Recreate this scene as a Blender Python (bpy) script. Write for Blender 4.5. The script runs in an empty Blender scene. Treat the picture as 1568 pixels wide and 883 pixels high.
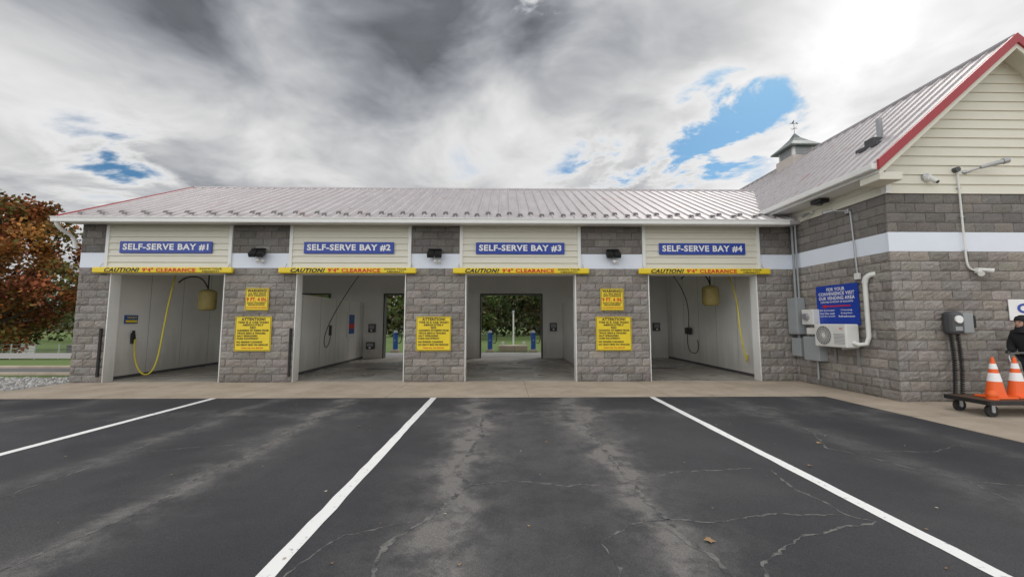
import bpy, math, random
from mathutils import Vector, Matrix
random.seed(7)
R=random.Random(11)
scene=bpy.context.scene
scene.view_settings.view_transform='Standard'
scene.view_settings.look='None'
scene.view_settings.exposure=0
COL=scene.collection

# ------------------------------------------------------------------ helpers
def setin(nt,sock,val):
    if isinstance(val,bpy.types.NodeSocket): nt.links.new(val,sock)
    elif isinstance(val,(tuple,list)) and len(val)==3 and sock.type=='RGBA': sock.default_value=(*val,1)
    else: sock.default_value=val
def nd(nt,typ,ins={},**props):
    n=nt.nodes.new(typ)
    for k,v in props.items(): setattr(n,k,v)
    for k,v in ins.items(): setin(nt,n.inputs[k],v)
    return n
def M(nt,op,a,b=0.0,c=None,clamp=False):
    n=nt.nodes.new('ShaderNodeMath'); n.operation=op; n.use_clamp=clamp
    setin(nt,n.inputs[0],a); setin(nt,n.inputs[1],b)
    if c is not None: setin(nt,n.inputs[2],c)
    return n.outputs[0]
def mixc(nt,f,a,b,mode='MIX'):
    n=nt.nodes.new('ShaderNodeMix'); n.data_type='RGBA'; n.blend_type=mode
    setin(nt,n.inputs[0],f); setin(nt,n.inputs[6],a); setin(nt,n.inputs[7],b)
    return n.outputs[2]
def noise(nt,vec,scale,detail=4,rough=0.5,dist=0.0):
    return nd(nt,'ShaderNodeTexNoise',{'Vector':vec,'Scale':scale,'Detail':detail,'Roughness':rough,'Distortion':dist}).outputs['Fac']
def sstep(nt,x,a,b):
    n=nd(nt,'ShaderNodeMapRange',{'Value':x,'From Min':a,'From Max':b},interpolation_type='SMOOTHSTEP')
    return n.outputs[0]
def newmat(name):
    m=bpy.data.materials.new(name); m.use_nodes=True
    nt=m.node_tree; b=nt.nodes['Principled BSDF']
    return m,nt,b
def pos(nt): return nt.nodes.new('ShaderNodeNewGeometry').outputs['Position']
def mat(name,col,rough=0.6,metal=0.0,var=0.12,vs=3.0,bump=0.0,bs=60.0,spec=0.5,grime=0.0):
    m,nt,b=newmat(name)
    p=pos(nt)
    n=noise(nt,p,vs,3,0.6)
    f=M(nt,'MULTIPLY_ADD',n,2*var,1-var)
    c=tuple(col)
    if grime>0:
        z=nd(nt,'ShaderNodeSeparateXYZ',{0:p}).outputs[2]
        st=noise(nt,nd(nt,'ShaderNodeMapping',{'Vector':p,'Scale':(5.0,5.0,0.6)}).outputs[0],1.0,4,0.65)
        gr=M(nt,'MULTIPLY',M(nt,'SUBTRACT',1.0,sstep(nt,M(nt,'MULTIPLY_ADD',st,-1.2,z),-0.6,0.7)),grime)
        c=mixc(nt,gr,(*col,1),(col[0]*.42,col[1]*.39,col[2]*.34,1))
    cc=nd(nt,'ShaderNodeVectorMath',{0:c,'Scale':f},operation='SCALE')
    nt.links.new(cc.outputs[0],b.inputs['Base Color'])
    b.inputs['Roughness'].default_value=rough; b.inputs['Metallic'].default_value=metal
    b.inputs['Specular IOR Level'].default_value=spec
    if bump>0:
        bn=noise(nt,p,bs,3,0.6)
        bb=nd(nt,'ShaderNodeBump',{'Strength':bump,'Distance':0.01,'Height':bn})
        nt.links.new(bb.outputs[0],b.inputs['Normal'])
    return m
def empty(name,parent=None,loc=(0,0,0)):
    o=bpy.data.objects.new(name,None); o.location=loc; COL.objects.link(o)
    if parent: o.parent=parent
    return o
def mesh(name,v,f,m,parent=None,cols=None,smooth=False):
    me=bpy.data.meshes.new(name); me.from_pydata(v,[],f); me.update()
    if cols is not None:
        a=me.color_attributes.new('blk','FLOAT_COLOR','CORNER')
        i=0; buf=[]
        for fi,face in enumerate(f):
            c=cols[fi]
            for _ in face: buf+= [c[0],c[1],c[2],1.0]
        a.data.foreach_set('color',buf)
    if smooth: me.polygons.foreach_set('use_smooth',[True]*len(f))
    o=bpy.data.objects.new(name,me); COL.objects.link(o)
    if m: me.materials.append(m)
    if parent: o.parent=parent
    return o
BF=[(0,3,2,1),(4,5,6,7),(0,1,5,4),(1,2,6,5),(2,3,7,6),(3,0,4,7)]
def bv(x0,x1,y0,y1,z0,z1): return [(x0,y0,z0),(x1,y0,z0),(x1,y1,z0),(x0,y1,z0),(x0,y0,z1),(x1,y0,z1),(x1,y1,z1),(x0,y1,z1)]
def box(name,x0,x1,y0,y1,z0,z1,m,parent=None,bevel=0.0):
    o=mesh(name,bv(x0,x1,y0,y1,z0,z1),BF,m,parent)
    if bevel>0:
        md=o.modifiers.new('b','BEVEL'); md.width=bevel; md.segments=2
    return o
def boxes(name,lst,m,parent=None,bevel=0.0):
    v=[];f=[]
    for b in lst:
        k=len(v); v+=bv(*b); f+=[tuple(i+k for i in q) for q in BF]
    o=mesh(name,v,f,m,parent)
    if bevel>0:
        md=o.modifiers.new('b','BEVEL'); md.width=bevel; md.segments=2
    return o
def tubeverts(p0,p1,r0,r1,n=10,caps=True,v=None,f=None):
    p0=Vector(p0);p1=Vector(p1); d=(p1-p0).normalized()
    a=d.orthogonal().normalized(); b=d.cross(a)
    k=len(v)
    for (p,r) in ((p0,r0),(p1,r1)):
        for i in range(n):
            t=2*math.pi*i/n
            v.append(tuple(p+a*math.cos(t)*r+b*math.sin(t)*r))
    for i in range(n):
        j=(i+1)%n; f.append((k+i,k+j,k+n+j,k+n+i))
    if caps:
        f.append(tuple(k+i for i in reversed(range(n)))); f.append(tuple(k+n+i for i in range(n)))
def tubes(name,segs,m,parent=None,n=12,smooth=False):
    v=[];f=[]
    for s in segs:
        tubeverts(s[0],s[1],s[2],s[3] if len(s)>3 else s[2],n,True,v,f)
    return mesh(name,v,f,m,parent,smooth=smooth)
def curve(name,pts,r,m,parent=None,smooth=True):
    cu=bpy.data.curves.new(name,'CURVE'); cu.dimensions='3D'; cu.bevel_depth=r; cu.bevel_resolution=3; cu.resolution_u=10
    if smooth:
        s=cu.splines.new('NURBS'); s.points.add(len(pts)-1)
        for i,p in enumerate(pts): s.points[i].co=(*p,1)
        s.use_endpoint_u=True; s.order_u=4 if len(pts)>3 else 3
    else:
        s=cu.splines.new('POLY'); s.points.add(len(pts)-1)
        for i,p in enumerate(pts): s.points[i].co=(*p,1)
    cu.use_fill_caps=True
    o=bpy.data.objects.new(name,cu); COL.objects.link(o); cu.materials.append(m)
    if parent: o.parent=parent
    return o
def text(name,body,cx,cz,w,h,m,parent,y=None,side='front',x=None,shear=0.0,bold=0.02,cy=None):
    cu=bpy.data.curves.new(name,'FONT'); cu.body=body; cu.size=1; cu.align_x='CENTER'; cu.align_y='CENTER'
    cu.offset=bold; cu.shear=shear; cu.resolution_u=3; cu.space_character=1+bold*3.0; cu.materials.append(m)
    o=bpy.data.objects.new(name,cu); COL.objects.link(o)
    bpy.context.view_layer.update()
    xs=[c[0] for c in o.bound_box]; ys=[c[1] for c in o.bound_box]
    dx=max(xs)-min(xs); dy=max(ys)-min(ys); mx=(max(xs)+min(xs))/2; my=(max(ys)+min(ys))/2
    sx=w/dx; sy=h/dy
    o.scale=(sx,sy,1)
    if side=='front':
        o.rotation_euler=(math.pi/2,0,0); o.location=(cx-mx*sx,y,cz-my*sy)
    else:
        o.rotation_euler=(math.pi/2,0,-math.pi/2); o.location=(x,cy+mx*sx,cz-my*sy)
    o.parent=parent
    return o

# ------------------------------------------------------------------ materials
def block_mat(name,base,tint=(1,1,1),bump=0.8):
    m,nt,b=newmat(name)
    p=pos(nt)
    at=nd(nt,'ShaderNodeAttribute'); at.attribute_name='blk'
    n1=noise(nt,p,38,4,0.72); n2=noise(nt,p,1.3,3,0.6); n3=noise(nt,p,180,1,0.5)
    f=M(nt,'MULTIPLY_ADD',n1,1.3,0.35)
    f=M(nt,'MULTIPLY',f,M(nt,'MULTIPLY_ADD',n2,0.6,0.7))
    f=M(nt,'MULTIPLY',f,M(nt,'MULTIPLY_ADD',n3,0.9,0.55))
    sp=nd(nt,'ShaderNodeSeparateXYZ',{0:p})
    drt=sstep(nt,sp.outputs[2],-0.1,0.55)
    f=M(nt,'MULTIPLY',f,M(nt,'MULTIPLY_ADD',drt,0.25,0.75))
    c=mixc(nt,1.0,at.outputs['Color'],(*base,1),'MULTIPLY')
    cc=nd(nt,'ShaderNodeVectorMath',{0:c,'Scale':f},operation='SCALE')
    nt.links.new(cc.outputs[0],b.inputs['Base Color'])
    b.inputs['Roughness'].default_value=0.93; b.inputs['Specular IOR Level'].default_value=0.2
    bb=nd(nt,'ShaderNodeBump',{'Strength':bump,'Distance':0.02,'Height':noise(nt,p,45,4,0.7)})
    nt.links.new(bb.outputs[0],b.inputs['Normal'])
    return m
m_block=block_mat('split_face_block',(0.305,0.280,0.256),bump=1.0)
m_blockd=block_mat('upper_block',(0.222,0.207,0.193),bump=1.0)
m_stripe=mat('painted_band',(0.76,0.81,0.90),0.6,var=.06,vs=1.5,bump=.15,bs=20)
m_mortar=mat('mortar',(0.27,0.252,0.235),0.95,var=.2,vs=8)
m_siding=mat('cream_siding',(0.72,0.70,0.60),0.55,var=.06,vs=2)
m_white=mat('white_trim',(0.79,0.79,0.77),0.5,var=.06,vs=3,grime=.5)
m_int=mat('wash_bay_panel',(0.84,0.83,0.80),0.35,var=.10,vs=1.2,grime=.6)
m_intd=mat('bay_ceiling',(0.72,0.71,0.68),0.6,var=.12,vs=1.2)
m_red=mat('red_trim',(0.36,0.03,0.04),0.45)
m_blue=mat('sign_blue',(0.012,0.05,0.36),0.4,var=.05)
m_swhite=mat('sign_white',(0.85,0.85,0.85),0.5,var=.03)
m_yel=mat('sign_yellow',(0.80,0.60,0.02),0.45,var=.10)
m_yel2=mat('hose_yellow',(0.66,0.56,0.05),0.5)
m_blk=mat('black_plastic',(0.015,0.015,0.016),0.45)
m_txtk=mat('sign_black',(0.015,0.015,0.02),0.6)
m_txtr=mat('sign_red',(0.6,0.02,0.02),0.6)
m_gray=mat('electrical_gray',(0.30,0.32,0.33),0.5,var=.08)
m_dgray=mat('dark_gray',(0.07,0.07,0.075),0.5)
m_metal=mat('galvanised',(0.45,0.46,0.47),0.4,0.7)
m_acw=mat('ac_white',(0.70,0.70,0.67),0.5)
m_orange=mat('cone_orange',(0.85,0.13,0.02),0.5)
m_cup=mat('cupola_wood',(0.56,0.50,0.46),0.7)
m_green=mat('cupola_roof',(0.17,0.195,0.19),0.4,0.3)
m_rubber=mat('rubber',(0.02,0.02,0.02),0.8)
m_foam=mat('foam_tank_yellow',(0.30,0.24,0.08),0.6,var=.3,vs=6)
m_navy=mat('vacuum_blue',(0.02,0.09,0.33),0.4)

def roofm(name,k):
    m,nt,b=newmat(name); p=pos(nt)
    sc=nd(nt,'ShaderNodeMapping',{'Vector':p,'Scale':(3.0,0.5,0.5)}).outputs[0]
    n=noise(nt,sc,2.0,4,0.65); n2=noise(nt,p,0.5,2,0.5)
    f=M(nt,'MULTIPLY_ADD',n,0.6*k,0.68*k)
    c=mixc(nt,n2,(0.56,0.52,0.54,1),(0.62,0.58,0.585,1))
    rust=sstep(nt,noise(nt,p,1.7,4,0.6),0.60,0.72)
    c=mixc(nt,M(nt,'MULTIPLY',rust,0.4),c,(0.45,0.22,0.16,1))
    cc=nd(nt,'ShaderNodeVectorMath',{0:c,'Scale':f},operation='SCALE')
    nt.links.new(cc.outputs[0],b.inputs['Base Color'])
    b.inputs['Roughness'].default_value=0.5; b.inputs['Metallic'].default_value=0.15
    return m
m_roof=roofm('roof_metal',.80)
m_roof2=roofm('wing_roof_metal',.70)

def asphaltm():
    m,nt,b=newmat('asphalt'); p=pos(nt)
    s=nd(nt,'ShaderNodeSeparateXYZ',{0:p}); X=s.outputs[0]; Y=s.outputs[1]
    w=M(nt,'SUBTRACT',noise(nt,p,0.9,4,0.55),0.5)
    Xw=M(nt,'MULTIPLY_ADD',w,1.1,X)
    tot=None
    for c,sg,a in [(-.48,.15,1.0),(-.5,.42,.6),(1.25,.15,1.0),(1.25,.42,.6),(-3.1,.20,.8),(-3.1,.6,.2),(-4.65,.20,.6),(4.5,.25,.45),(6.1,.3,.45),(-8.1,.3,.45),(-9.7,.3,.4),(0.4,1.2,.2)]:
        d=M(nt,'DIVIDE',M(nt,'SUBTRACT',Xw,c),sg)
        g=M(nt,'MULTIPLY',M(nt,'EXPONENT',M(nt,'MULTIPLY',M(nt,'MULTIPLY',d,d),-1.0)),a)
        tot=g if tot is None else M(nt,'ADD',tot,g)
    n=sstep(nt,noise(nt,p,2.6,7,0.72),0.36,0.64)
    fade=sstep(nt,Y,-3.0,5.0)
    tr=M(nt,'MULTIPLY',M(nt,'MULTIPLY',tot,M(nt,'MULTIPLY_ADD',n,0.8,0.2)),M(nt,'MULTIPLY_ADD',fade,0.5,0.5))
    dy=M(nt,'DIVIDE',M(nt,'SUBTRACT',M(nt,'MULTIPLY_ADD',w,1.2,Y),7.0),0.3)
    band=M(nt,'MULTIPLY',M(nt,'EXPONENT',M(nt,'MULTIPLY',M(nt,'MULTIPLY',dy,dy),-1.0)),0.4)
    tr=M(nt,'ADD',tr,M(nt,'MULTIPLY',band,n),clamp=True)
    col=mixc(nt,sstep(nt,noise(nt,p,0.6,5,0.6),0.3,0.7),(0.039,0.040,0.045,1),(0.058,0.058,0.063,1))
    patch=sstep(nt,noise(nt,p,0.23,3,0.5,0.6),0.50,0.53)
    col=mixc(nt,M(nt,'MULTIPLY',patch,0.16),col,(0.10,0.098,0.10,1))
    col=mixc(nt,M(nt,'MULTIPLY',tr,0.78),col,(0.21,0.20,0.19,1))
    g=noise(nt,p,160,2,0.7)
    f=M(nt,'MULTIPLY_ADD',g,2.1,-0.05)
    cc=nd(nt,'ShaderNodeVectorMath',{0:col,'Scale':f},operation='SCALE')
    nt.links.new(cc.outputs[0],b.inputs['Base Color'])
    b.inputs['Roughness'].default_value=0.85; b.inputs['Specular IOR Level'].default_value=0.3
    bb=nd(nt,'ShaderNodeBump',{'Strength':0.7,'Distance':0.007,'Height':noise(nt,p,110,2,0.7)})
    nt.links.new(bb.outputs[0],b.inputs['Normal'])
    return m
m_asph=asphaltm()
def crackm():
    m,nt,b=newmat('crack_dust'); p=pos(nt)
    n=noise(nt,p,9,5,0.7)
    c=mixc(nt,sstep(nt,n,0.38,0.62),(0.055,0.055,0.058,1),(0.17,0.165,0.155,1))
    nt.links.new(c,b.inputs['Base Color']); b.inputs['Roughness'].default_value=0.9
    return m
m_crack=crackm()
def concm(name,c1,c2,joint=3.0,rough=0.85):
    m,nt,b=newmat(name); p=pos(nt)
    s=nd(nt,'ShaderNodeSeparateXYZ',{0:p})
    def jl(v,off):
        t=M(nt,'ABSOLUTE',M(nt,'SUBTRACT',M(nt,'FRACT',M(nt,'DIVIDE',M(nt,'ADD',v,off),joint)),0.5))
        return M(nt,'SUBTRACT',1.0,sstep(nt,t,0.0,0.004))
    j=M(nt,'MAXIMUM',jl(s.outputs[0],1.0),jl(s.outputs[1],0.3+joint/2-0.9))
    n=noise(nt,p,1.1,6,0.68); g=noise(nt,p,120,2,0.6)
    c=mixc(nt,sstep(nt,n,0.3,0.7),(*c1,1),(*c2,1))
    st=sstep(nt,noise(nt,p,2.3,5,0.7),0.56,0.72)
    c=mixc(nt,M(nt,'MULTIPLY',st,0.45),c,(c1[0]*.55,c1[1]*.55,c1[2]*.55,1))
    c=mixc(nt,M(nt,'MULTIPLY',j,0.6),c,(0.06,0.055,0.05,1))
    cc=nd(nt,'ShaderNodeVectorMath',{0:c,'Scale':M(nt,'MULTIPLY_ADD',g,0.7,0.65)},operation='SCALE')
    nt.links.new(cc.outputs[0],b.inputs['Base Color'])
    if rough<0.6:
        r=sstep(nt,noise(nt,p,0.8,3,0.5),0.35,0.6); rr=M(nt,'MULTIPLY_ADD',r,0.45,0.22); nt.links.new(rr,b.inputs['Roughness'])
    else: b.inputs['Roughness'].default_value=rough
    return m
m_conc=concm('apron_concrete',(0.37,0.305,0.235),(0.49,0.415,0.33))
m_floor=concm('bay_floor_concrete',(0.24,0.225,0.20),(0.37,0.345,0.31),3.6,0.5)
def paintm():
    m,nt,b=newmat('line_paint'); p=pos(nt)
    n=noise(nt,p,14,6,0.72)
    c=mixc(nt,sstep(nt,n,0.57,0.70),(0.82,0.82,0.81,1),(0.30,0.30,0.30,1))
    nt.links.new(c,b.inputs['Base Color']); b.inputs['Roughness'].default_value=0.7
    return m
m_paint=paintm()
def grassm():
    m,nt,b=newmat('grass'); p=pos(nt)
    c=mixc(nt,noise(nt,p,0.25,4,0.6),(0.07,0.14,0.025,1),(0.14,0.21,0.05,1))
    c=mixc(nt,sstep(nt,noise(nt,p,9,4,0.7),0.45,0.75),c,(0.17,0.17,0.07,1))
    nt.links.new(c,b.inputs['Base Color']); b.inputs['Roughness'].default_value=0.95
    return m
m_grass=grassm()
def leafm(name):
    m,nt,b=newmat(name)
    at=nd(nt,'ShaderNodeAttribute'); at.attribute_name='blk'
    nt.links.new(at.outputs['Color'],b.inputs['Base Color']); b.inputs['Roughness'].default_value=0.75
    b.inputs['Specular IOR Level'].default_value=0.2
    return m
m_leaf=leafm('foliage')
m_bark=mat('bark',(0.09,0.07,0.055),0.95,var=.3,vs=9,bump=.6,bs=30)
def gravelm():
    m,nt,b=newmat('gravel'); p=pos(nt)
    v=nd(nt,'ShaderNodeTexVoronoi',{'Vector':p,'Scale':14.0})
    g=nd(nt,'ShaderNodeSeparateColor',{0:v.outputs['Color']}).outputs[0]
    c=mixc(nt,g,(0.28,0.27,0.26,1),(0.55,0.54,0.52,1))
    c=mixc(nt,sstep(nt,v.outputs['Distance'],0.35,0.7),c,(0.12,0.115,0.11,1))
    nt.links.new(c,b.inputs['Base Color'])
    return m
m_gravel=gravelm()

# ------------------------------------------------------------------ ground
def gz(x,y):
    s=min(1,max(0,(y-16.5)/10)); t=min(1,max(0,(-x-13)/6))
    s=s*s*(3-2*s); t=t*t*(3-2*t)
    return -0.03-1.1*s*t
xs=[-700,-300,-150,-90,-60]+[-45+1.5*i for i in range(34)]+[12,30,60,120,300,700]
ys=[-300,-100,-30,0,10]+[12+1.2*i for i in range(24)]+[45,60,90,150,300,900]
v=[(x,y,gz(x,y)) for y in ys for x in xs]; nx=len(xs)
f=[(j*nx+i,j*nx+i+1,(j+1)*nx+i+1,(j+1)*nx+i) for j in range(len(ys)-1) for i in range(nx-1)]
mesh('grass_ground',v,f,m_grass,smooth=True)
def sheet(name,x0,x1,y0,y1,z,m,parent=None):
    return mesh(name,[(x0,y0,z),(x1,y0,z),(x1,y1,z),(x0,y1,z)],[(0,1,2,3)],m,parent)
sheet('asphalt_parking_lot',-40,40,-40,8.40,-0.010,m_asph)
ap=[(-24,8.40),(6.8,8.40),(6.8,-12),(20,-12),(20,7.9),(7.9,7.9),(7.9,10.6),(-11.3,10.6),(-11.3,9.3),(-24,9.0)]
v=[(x,y,0) for x,y in ap]+[(x,y,-0.02) for x,y in ap]; n=len(ap)
mesh('concrete_apron',v,[tuple(range(n))]+[(i,n+i,n+(i+1)%n,(i+1)%n) for i in range(n)],m_conc)
sheet('gravel_bed',-30,-11.3,9.0,11.6,-0.012,m_gravel)
sheet('side_road',-60,-11.4,12.3,13.9,-0.016,mat('old_asphalt',(0.13,0.13,0.13),0.9,var=.2,vs=1.5))
boxes('road_kerb',[(-60,-11.4,12.1,12.3,-.03,.06),(-60,-11.4,13.9,14.1,-.03,.06)],m_conc,bevel=.02)
sheet('rear_pavement',-30,16,17.6,20.6,-0.012,mat('rear_concrete',(0.30,0.29,0.28),0.9,var=.2,vs=1.2))
v=[];f=[]
for i in range(1100):
    x=R.uniform(-18,-11.5);y=R.uniform(9.1,11.5);s=R.uniform(.02,.055);k=len(v)
    for a in range(5):
        t=a*1.2566+R.random()*.5; v.append((x+s*math.cos(t),y+s*math.sin(t),-.01))
    for a in range(5):
        t=a*1.2566+R.random()*.5; v.append((x+s*.7*math.cos(t),y+s*.7*math.sin(t),s*R.uniform(.5,.9)))
    f+= [(k+a,k+(a+1)%5,k+5+(a+1)%5,k+5+a) for a in range(5)]+[tuple(k+5+a for a in range(5))]
mesh('gravel_stones',v,f,mat('white_stone',(0.50,0.49,0.47),0.9,var=.4,vs=8))
for li,lx in enumerate((-6.03,-1.49,3.10)):
    v=[];f=[];ny=90
    for i in range(ny+1):
        y=8.38-i*(20/ny)
        v+= [(lx-.06+R.uniform(-.006,.006),y,-.006),(lx+.06+R.uniform(-.006,.006),y,-.006)]
    f=[(2*i+2,2*i+3,2*i+1,2*i) for i in range(ny)]
    mesh('parking_line',v,f,m_paint)
def ribbon(v,f,pts,w):
    P_=[]
    for (a,b_) in zip(pts[:-1],pts[1:]):
        L=math.hypot(b_[0]-a[0],b_[1]-a[1]); n=max(2,int(L/.04))
        for i in range(n):
            t=i/n; P_.append([a[0]+(b_[0]-a[0])*t,a[1]+(b_[1]-a[1])*t])
    P_.append(list(pts[-1]))
    ox=oy=0
    for q in P_[1:-1]:
        ox=ox*.9+R.uniform(-.018,.018); oy=oy*.9+R.uniform(-.018,.018); q[0]+=ox;q[1]+=oy
    k=len(v)
    for i,q in enumerate(P_):
        a=P_[max(0,i-1)];b_=P_[min(len(P_)-1,i+1)]
        dx,dy=b_[0]-a[0],b_[1]-a[1];L=math.hypot(dx,dy) or 1
        ww=w*R.uniform(.25,1.3)*min(1,(i+1)/6,(len(P_)-i)/6)
        v.append((q[0]-dy/L*ww,q[1]+dx/L*ww,-.0078));v.append((q[0]+dy/L*ww,q[1]-dx/L*ww,-.0078))
    for i in range(len(P_)-1): f.append((k+2*i,k+2*i+1,k+2*i+3,k+2*i+2))
v=[];f=[]
for pts,w in [([(-.37,6.9),(-.33,5.6),(-.52,4.39),(-.34,3.96),(-.65,3.32),(-.83,2.94),(-.78,2.5),(-.9,1.5)],.026),
 ([(-.34,3.96),(.1,4.05),(.6,3.9),(1.2,3.96),(1.8,4.25),(2.84,4.39)],.012),
 ([(1.28,6.75),(1.2,5.6),(1.23,4.2),(1.25,3.43),(1.36,2.78),(1.5,1.8)],.026),
 ([(2.84,4.39),(2.7,3.8),(2.77,3.32),(2.94,3.2),(2.18,2.97),(1.7,2.65),(1.5,2.3)],.013),
 ([(.69,2.94),(.72,2.6),(.6,2.2)],.012),([(.69,2.94),(.97,3.22),(1.72,3.27),(2.3,3.35),(2.77,3.32)],.011),
 ([(-.37,6.9),(.2,7.1),(.8,7.0),(1.28,6.75)],.014),
 ([(-3.2,6.9),(-3.0,5.6),(-3.07,4.39),(-3.1,3.2),(-3.3,2.2)],.014),
 ([(-4.75,6.6),(-4.6,5.0),(-4.5,3.7)],.011),([(-3.0,5.6),(-3.6,5.2),(-4.6,5.0)],.009),
 ([(4.2,7.2),(4.5,6.0),(4.1,5.0),(4.6,4.0),(4.4,3.0)],.012),([(4.1,5.0),(5.2,4.8),(6.3,5.3)],.010),([(4.6,4.0),(5.4,3.7),(6.2,3.9)],.010),
 ([(-7.6,7.4),(-8,6.2),(-7.4,5.0),(-7.9,4.0)],.012),([(-.65,3.32),(-1.2,3.1),(-1.4,2.4)],.009)]:
    ribbon(v,f,pts,w)
mesh('asphalt_cracks',v,f,m_crack)

# ------------------------------------------------------------------ building
B=empty('car_wash_building')
def block_wall(name,p0,d,nrm,L,z0,z1,m,amp=.032,parent=B,start=0.0,tone=(.80,1.14),bl=.406,bh=.2,g=.005):
    v=[];f=[];c=[]
    row=int(round(z0/bh)); z=z0
    NU,NZ=7,5
    while z<z1-.02:
        zt=min(z+bh,z1)
        off=(0 if row%2==0 else bl/2)+start%bl
        u=-off
        while u<L-.001:
            a=max(u,0);b_=min(u+bl,L); u+=bl
            if b_-a<.03: continue
            ua,ub,za,zb=a+g,b_-g,z+g,zt-g
            t=R.uniform(*tone); tc=(t*R.uniform(.96,1.04),t,t*R.uniform(.96,1.04))
            k=len(v); tilt=R.uniform(-.5,.5);tz=R.uniform(-.4,.4)
            for j in range(NZ):
                for i in range(NU):
                    fu=i/(NU-1);fz=j/(NZ-1)
                    edge=(i in(0,NU-1)) or (j in(0,NZ-1))
                    h=amp*(R.uniform(.0,.35) if edge else R.uniform(.4,1.0)+tilt*(fu-.5)+tz*(fz-.5))
                    uu=ua+(ub-ua)*fu+(0 if i in(0,NU-1) else R.uniform(-.012,.012)*(ub-ua)/.4); zz=za+(zb-za)*fz+(0 if j in (0,NZ-1) else R.uniform(-.008,.008))
                    v.append((p0[0]+d[0]*uu+nrm[0]*h,p0[1]+d[1]*uu+nrm[1]*h,zz))
            q=len(v)
            ring=[(i,0) for i in range(NU)]+[(NU-1,j) for j in range(1,NZ)]+[(i,NZ-1) for i in range(NU-2,-1,-1)]+[(0,j) for j in range(NZ-2,0,-1)]
            for (i,j) in ring:
                uu=ua+(ub-ua)*i/(NU-1);zz=za+(zb-za)*j/(NZ-1)
                v.append((p0[0]+d[0]*uu-nrm[0]*.03,p0[1]+d[1]*uu-nrm[1]*.03,zz))
            for j in range(NZ-1):
                for i in range(NU-1):
                    a0=k+j*NU+i
                    f.append((a0,a0+1,a0+NU+1,a0+NU)); c.append(tc)
            for i in range(len(ring)):
                i2=(i+1)%len(ring)
                A=k+ring[i][1]*NU+ring[i][0];A2=k+ring[i2][1]*NU+ring[i2][0]
                f.append((q+i,q+i2,A2,A)); c.append(tc)
        z=zt; row+=1
    return mesh(name,v,f,m,parent,cols=c)
def full_wall(tag,p0,d,nrm,L,upper=True,z1=4.2,start=0.0):
    block_wall('blocks_'+tag,p0,d,nrm,L,0,3.0,m_block,start=start)
    if upper:
        block_wall('band_'+tag,p0,d,nrm,L,3.0,3.4,m_stripe,amp=.003,start=start,tone=(.98,1.02),bl=9,bh=.4,g=.001)
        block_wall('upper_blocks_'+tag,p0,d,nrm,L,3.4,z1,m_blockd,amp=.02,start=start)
FY=10.5
cols=[(-11.28,-10.45),(-7.45,-5.57),(-2.66,-1.07),(1.91,3.87),(6.85,7.85)]
opens=[(-10.45,-7.45),(-5.57,-2.66),(-1.07,1.91),(3.87,6.85)]
fas=[(-10.62,-7.30),(-5.78,-2.53),(-1.23,2.05),(3.73,6.96)]
upc=[(-11.28,-10.62),(-7.30,-5.78),(-2.53,-1.23),(2.05,3.73),(6.96,7.85)]
D=(1,0);NR=(0,-1)
for i,((a,b_),(ua,ub)) in enumerate(zip(cols,upc)):
    block_wall(f'column_blocks_{i}',(a,FY),D,NR,b_-a,0,3.0,m_block,start=(a+20.3)%.406)
    block_wall(f'column_band_{i}',(ua,FY),D,NR,ub-ua,3.0,3.4,m_stripe,amp=.003,tone=(.98,1.02),bl=9,bh=.4,g=.001)
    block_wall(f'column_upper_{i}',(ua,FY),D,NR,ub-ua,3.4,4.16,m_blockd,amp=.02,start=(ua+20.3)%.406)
    box(f'column_core_{i}',a+.003,b_-.003,FY+.024,FY+.24,0,4.15,m_mortar,B)
    box(f'column_lining_{i}',a+.004,b_-.004,FY+.241,FY+.27,0,3.9,m_int,B)
jl=[]
for a,b_ in opens:
    jl+= [(a-.001,a+.025,FY-.012,FY+.275,0,2.86),(b_-.025,b_+.001,FY-.012,FY+.275,0,2.86)]
boxes('door_jamb_trim',jl,m_white,B,.004)
boxes('door_header',[(a+.03,b_-.03,FY+.03,FY+.27,2.84,4.14) for a,b_ in fas],m_white,B)
for bx in (-10.56,-5.66):
    box('corner_bumper',bx,bx+.06,FY-.07,FY-.025,.15,1.4,m_rubber,B,.01)
def siding(name,ufun,z0,z1,e,plane,side,m=m_siding,parent=B):
    v=[];f=[];z=z0
    while z<z1-.005:
        zt=min(z+e,z1)
        a0,b0=ufun(z);a1,b1=ufun(zt)
        if b0-a0<.01: break
        if b1<a1: a1=b1=(a1+b1)/2
        k=len(v)
        def P(u,o,zz): return (u,plane-o,zz) if side=='front' else (plane-o,u,zz)
        v+= [P(a0,.002,z),P(b0,.002,z),P(a0,.030,z),P(b0,.030,z),P(a1,.003,zt),P(b1,.003,zt)]
        if side=='front': f+= [(k,k+1,k+3,k+2),(k+2,k+3,k+5,k+4)]
        else: f+= [(k+1,k,k+2,k+3),(k+3,k+2,k+4,k+5)]
        z=zt
    return mesh(name,v,f,m,parent)
for i,(a,b_) in enumerate(fas):
    siding(f'bay_fascia_siding_{i}',lambda z,a=a,b_=b_:(a+.08,b_-.08),2.98,4.16,.17,FY-.004,'front')
    boxes(f'bay_fascia_trim_{i}',[(a,a+.085,FY-.045,FY+.03,2.95,4.16),(b_-.085,b_,FY-.045,FY+.03,2.95,4.16),(a+.086,b_-.086,FY-.04,FY+.029,2.85,2.985)],m_white,B,.004)
box('west_wall',-11.255,-10.72,FY+.28,17.2,0,4.15,m_mortar,B)
box('west_wall_lining',-10.718,-10.70,FY+.272,17.19,0,3.9,m_int,B)
full_wall('west',(-11.28,17.5),(0,-1),(-1,0),7.0)
box('east_wall_lining',7.15,7.17,FY+.272,17.19,0,3.9,m_int,B)
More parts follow.
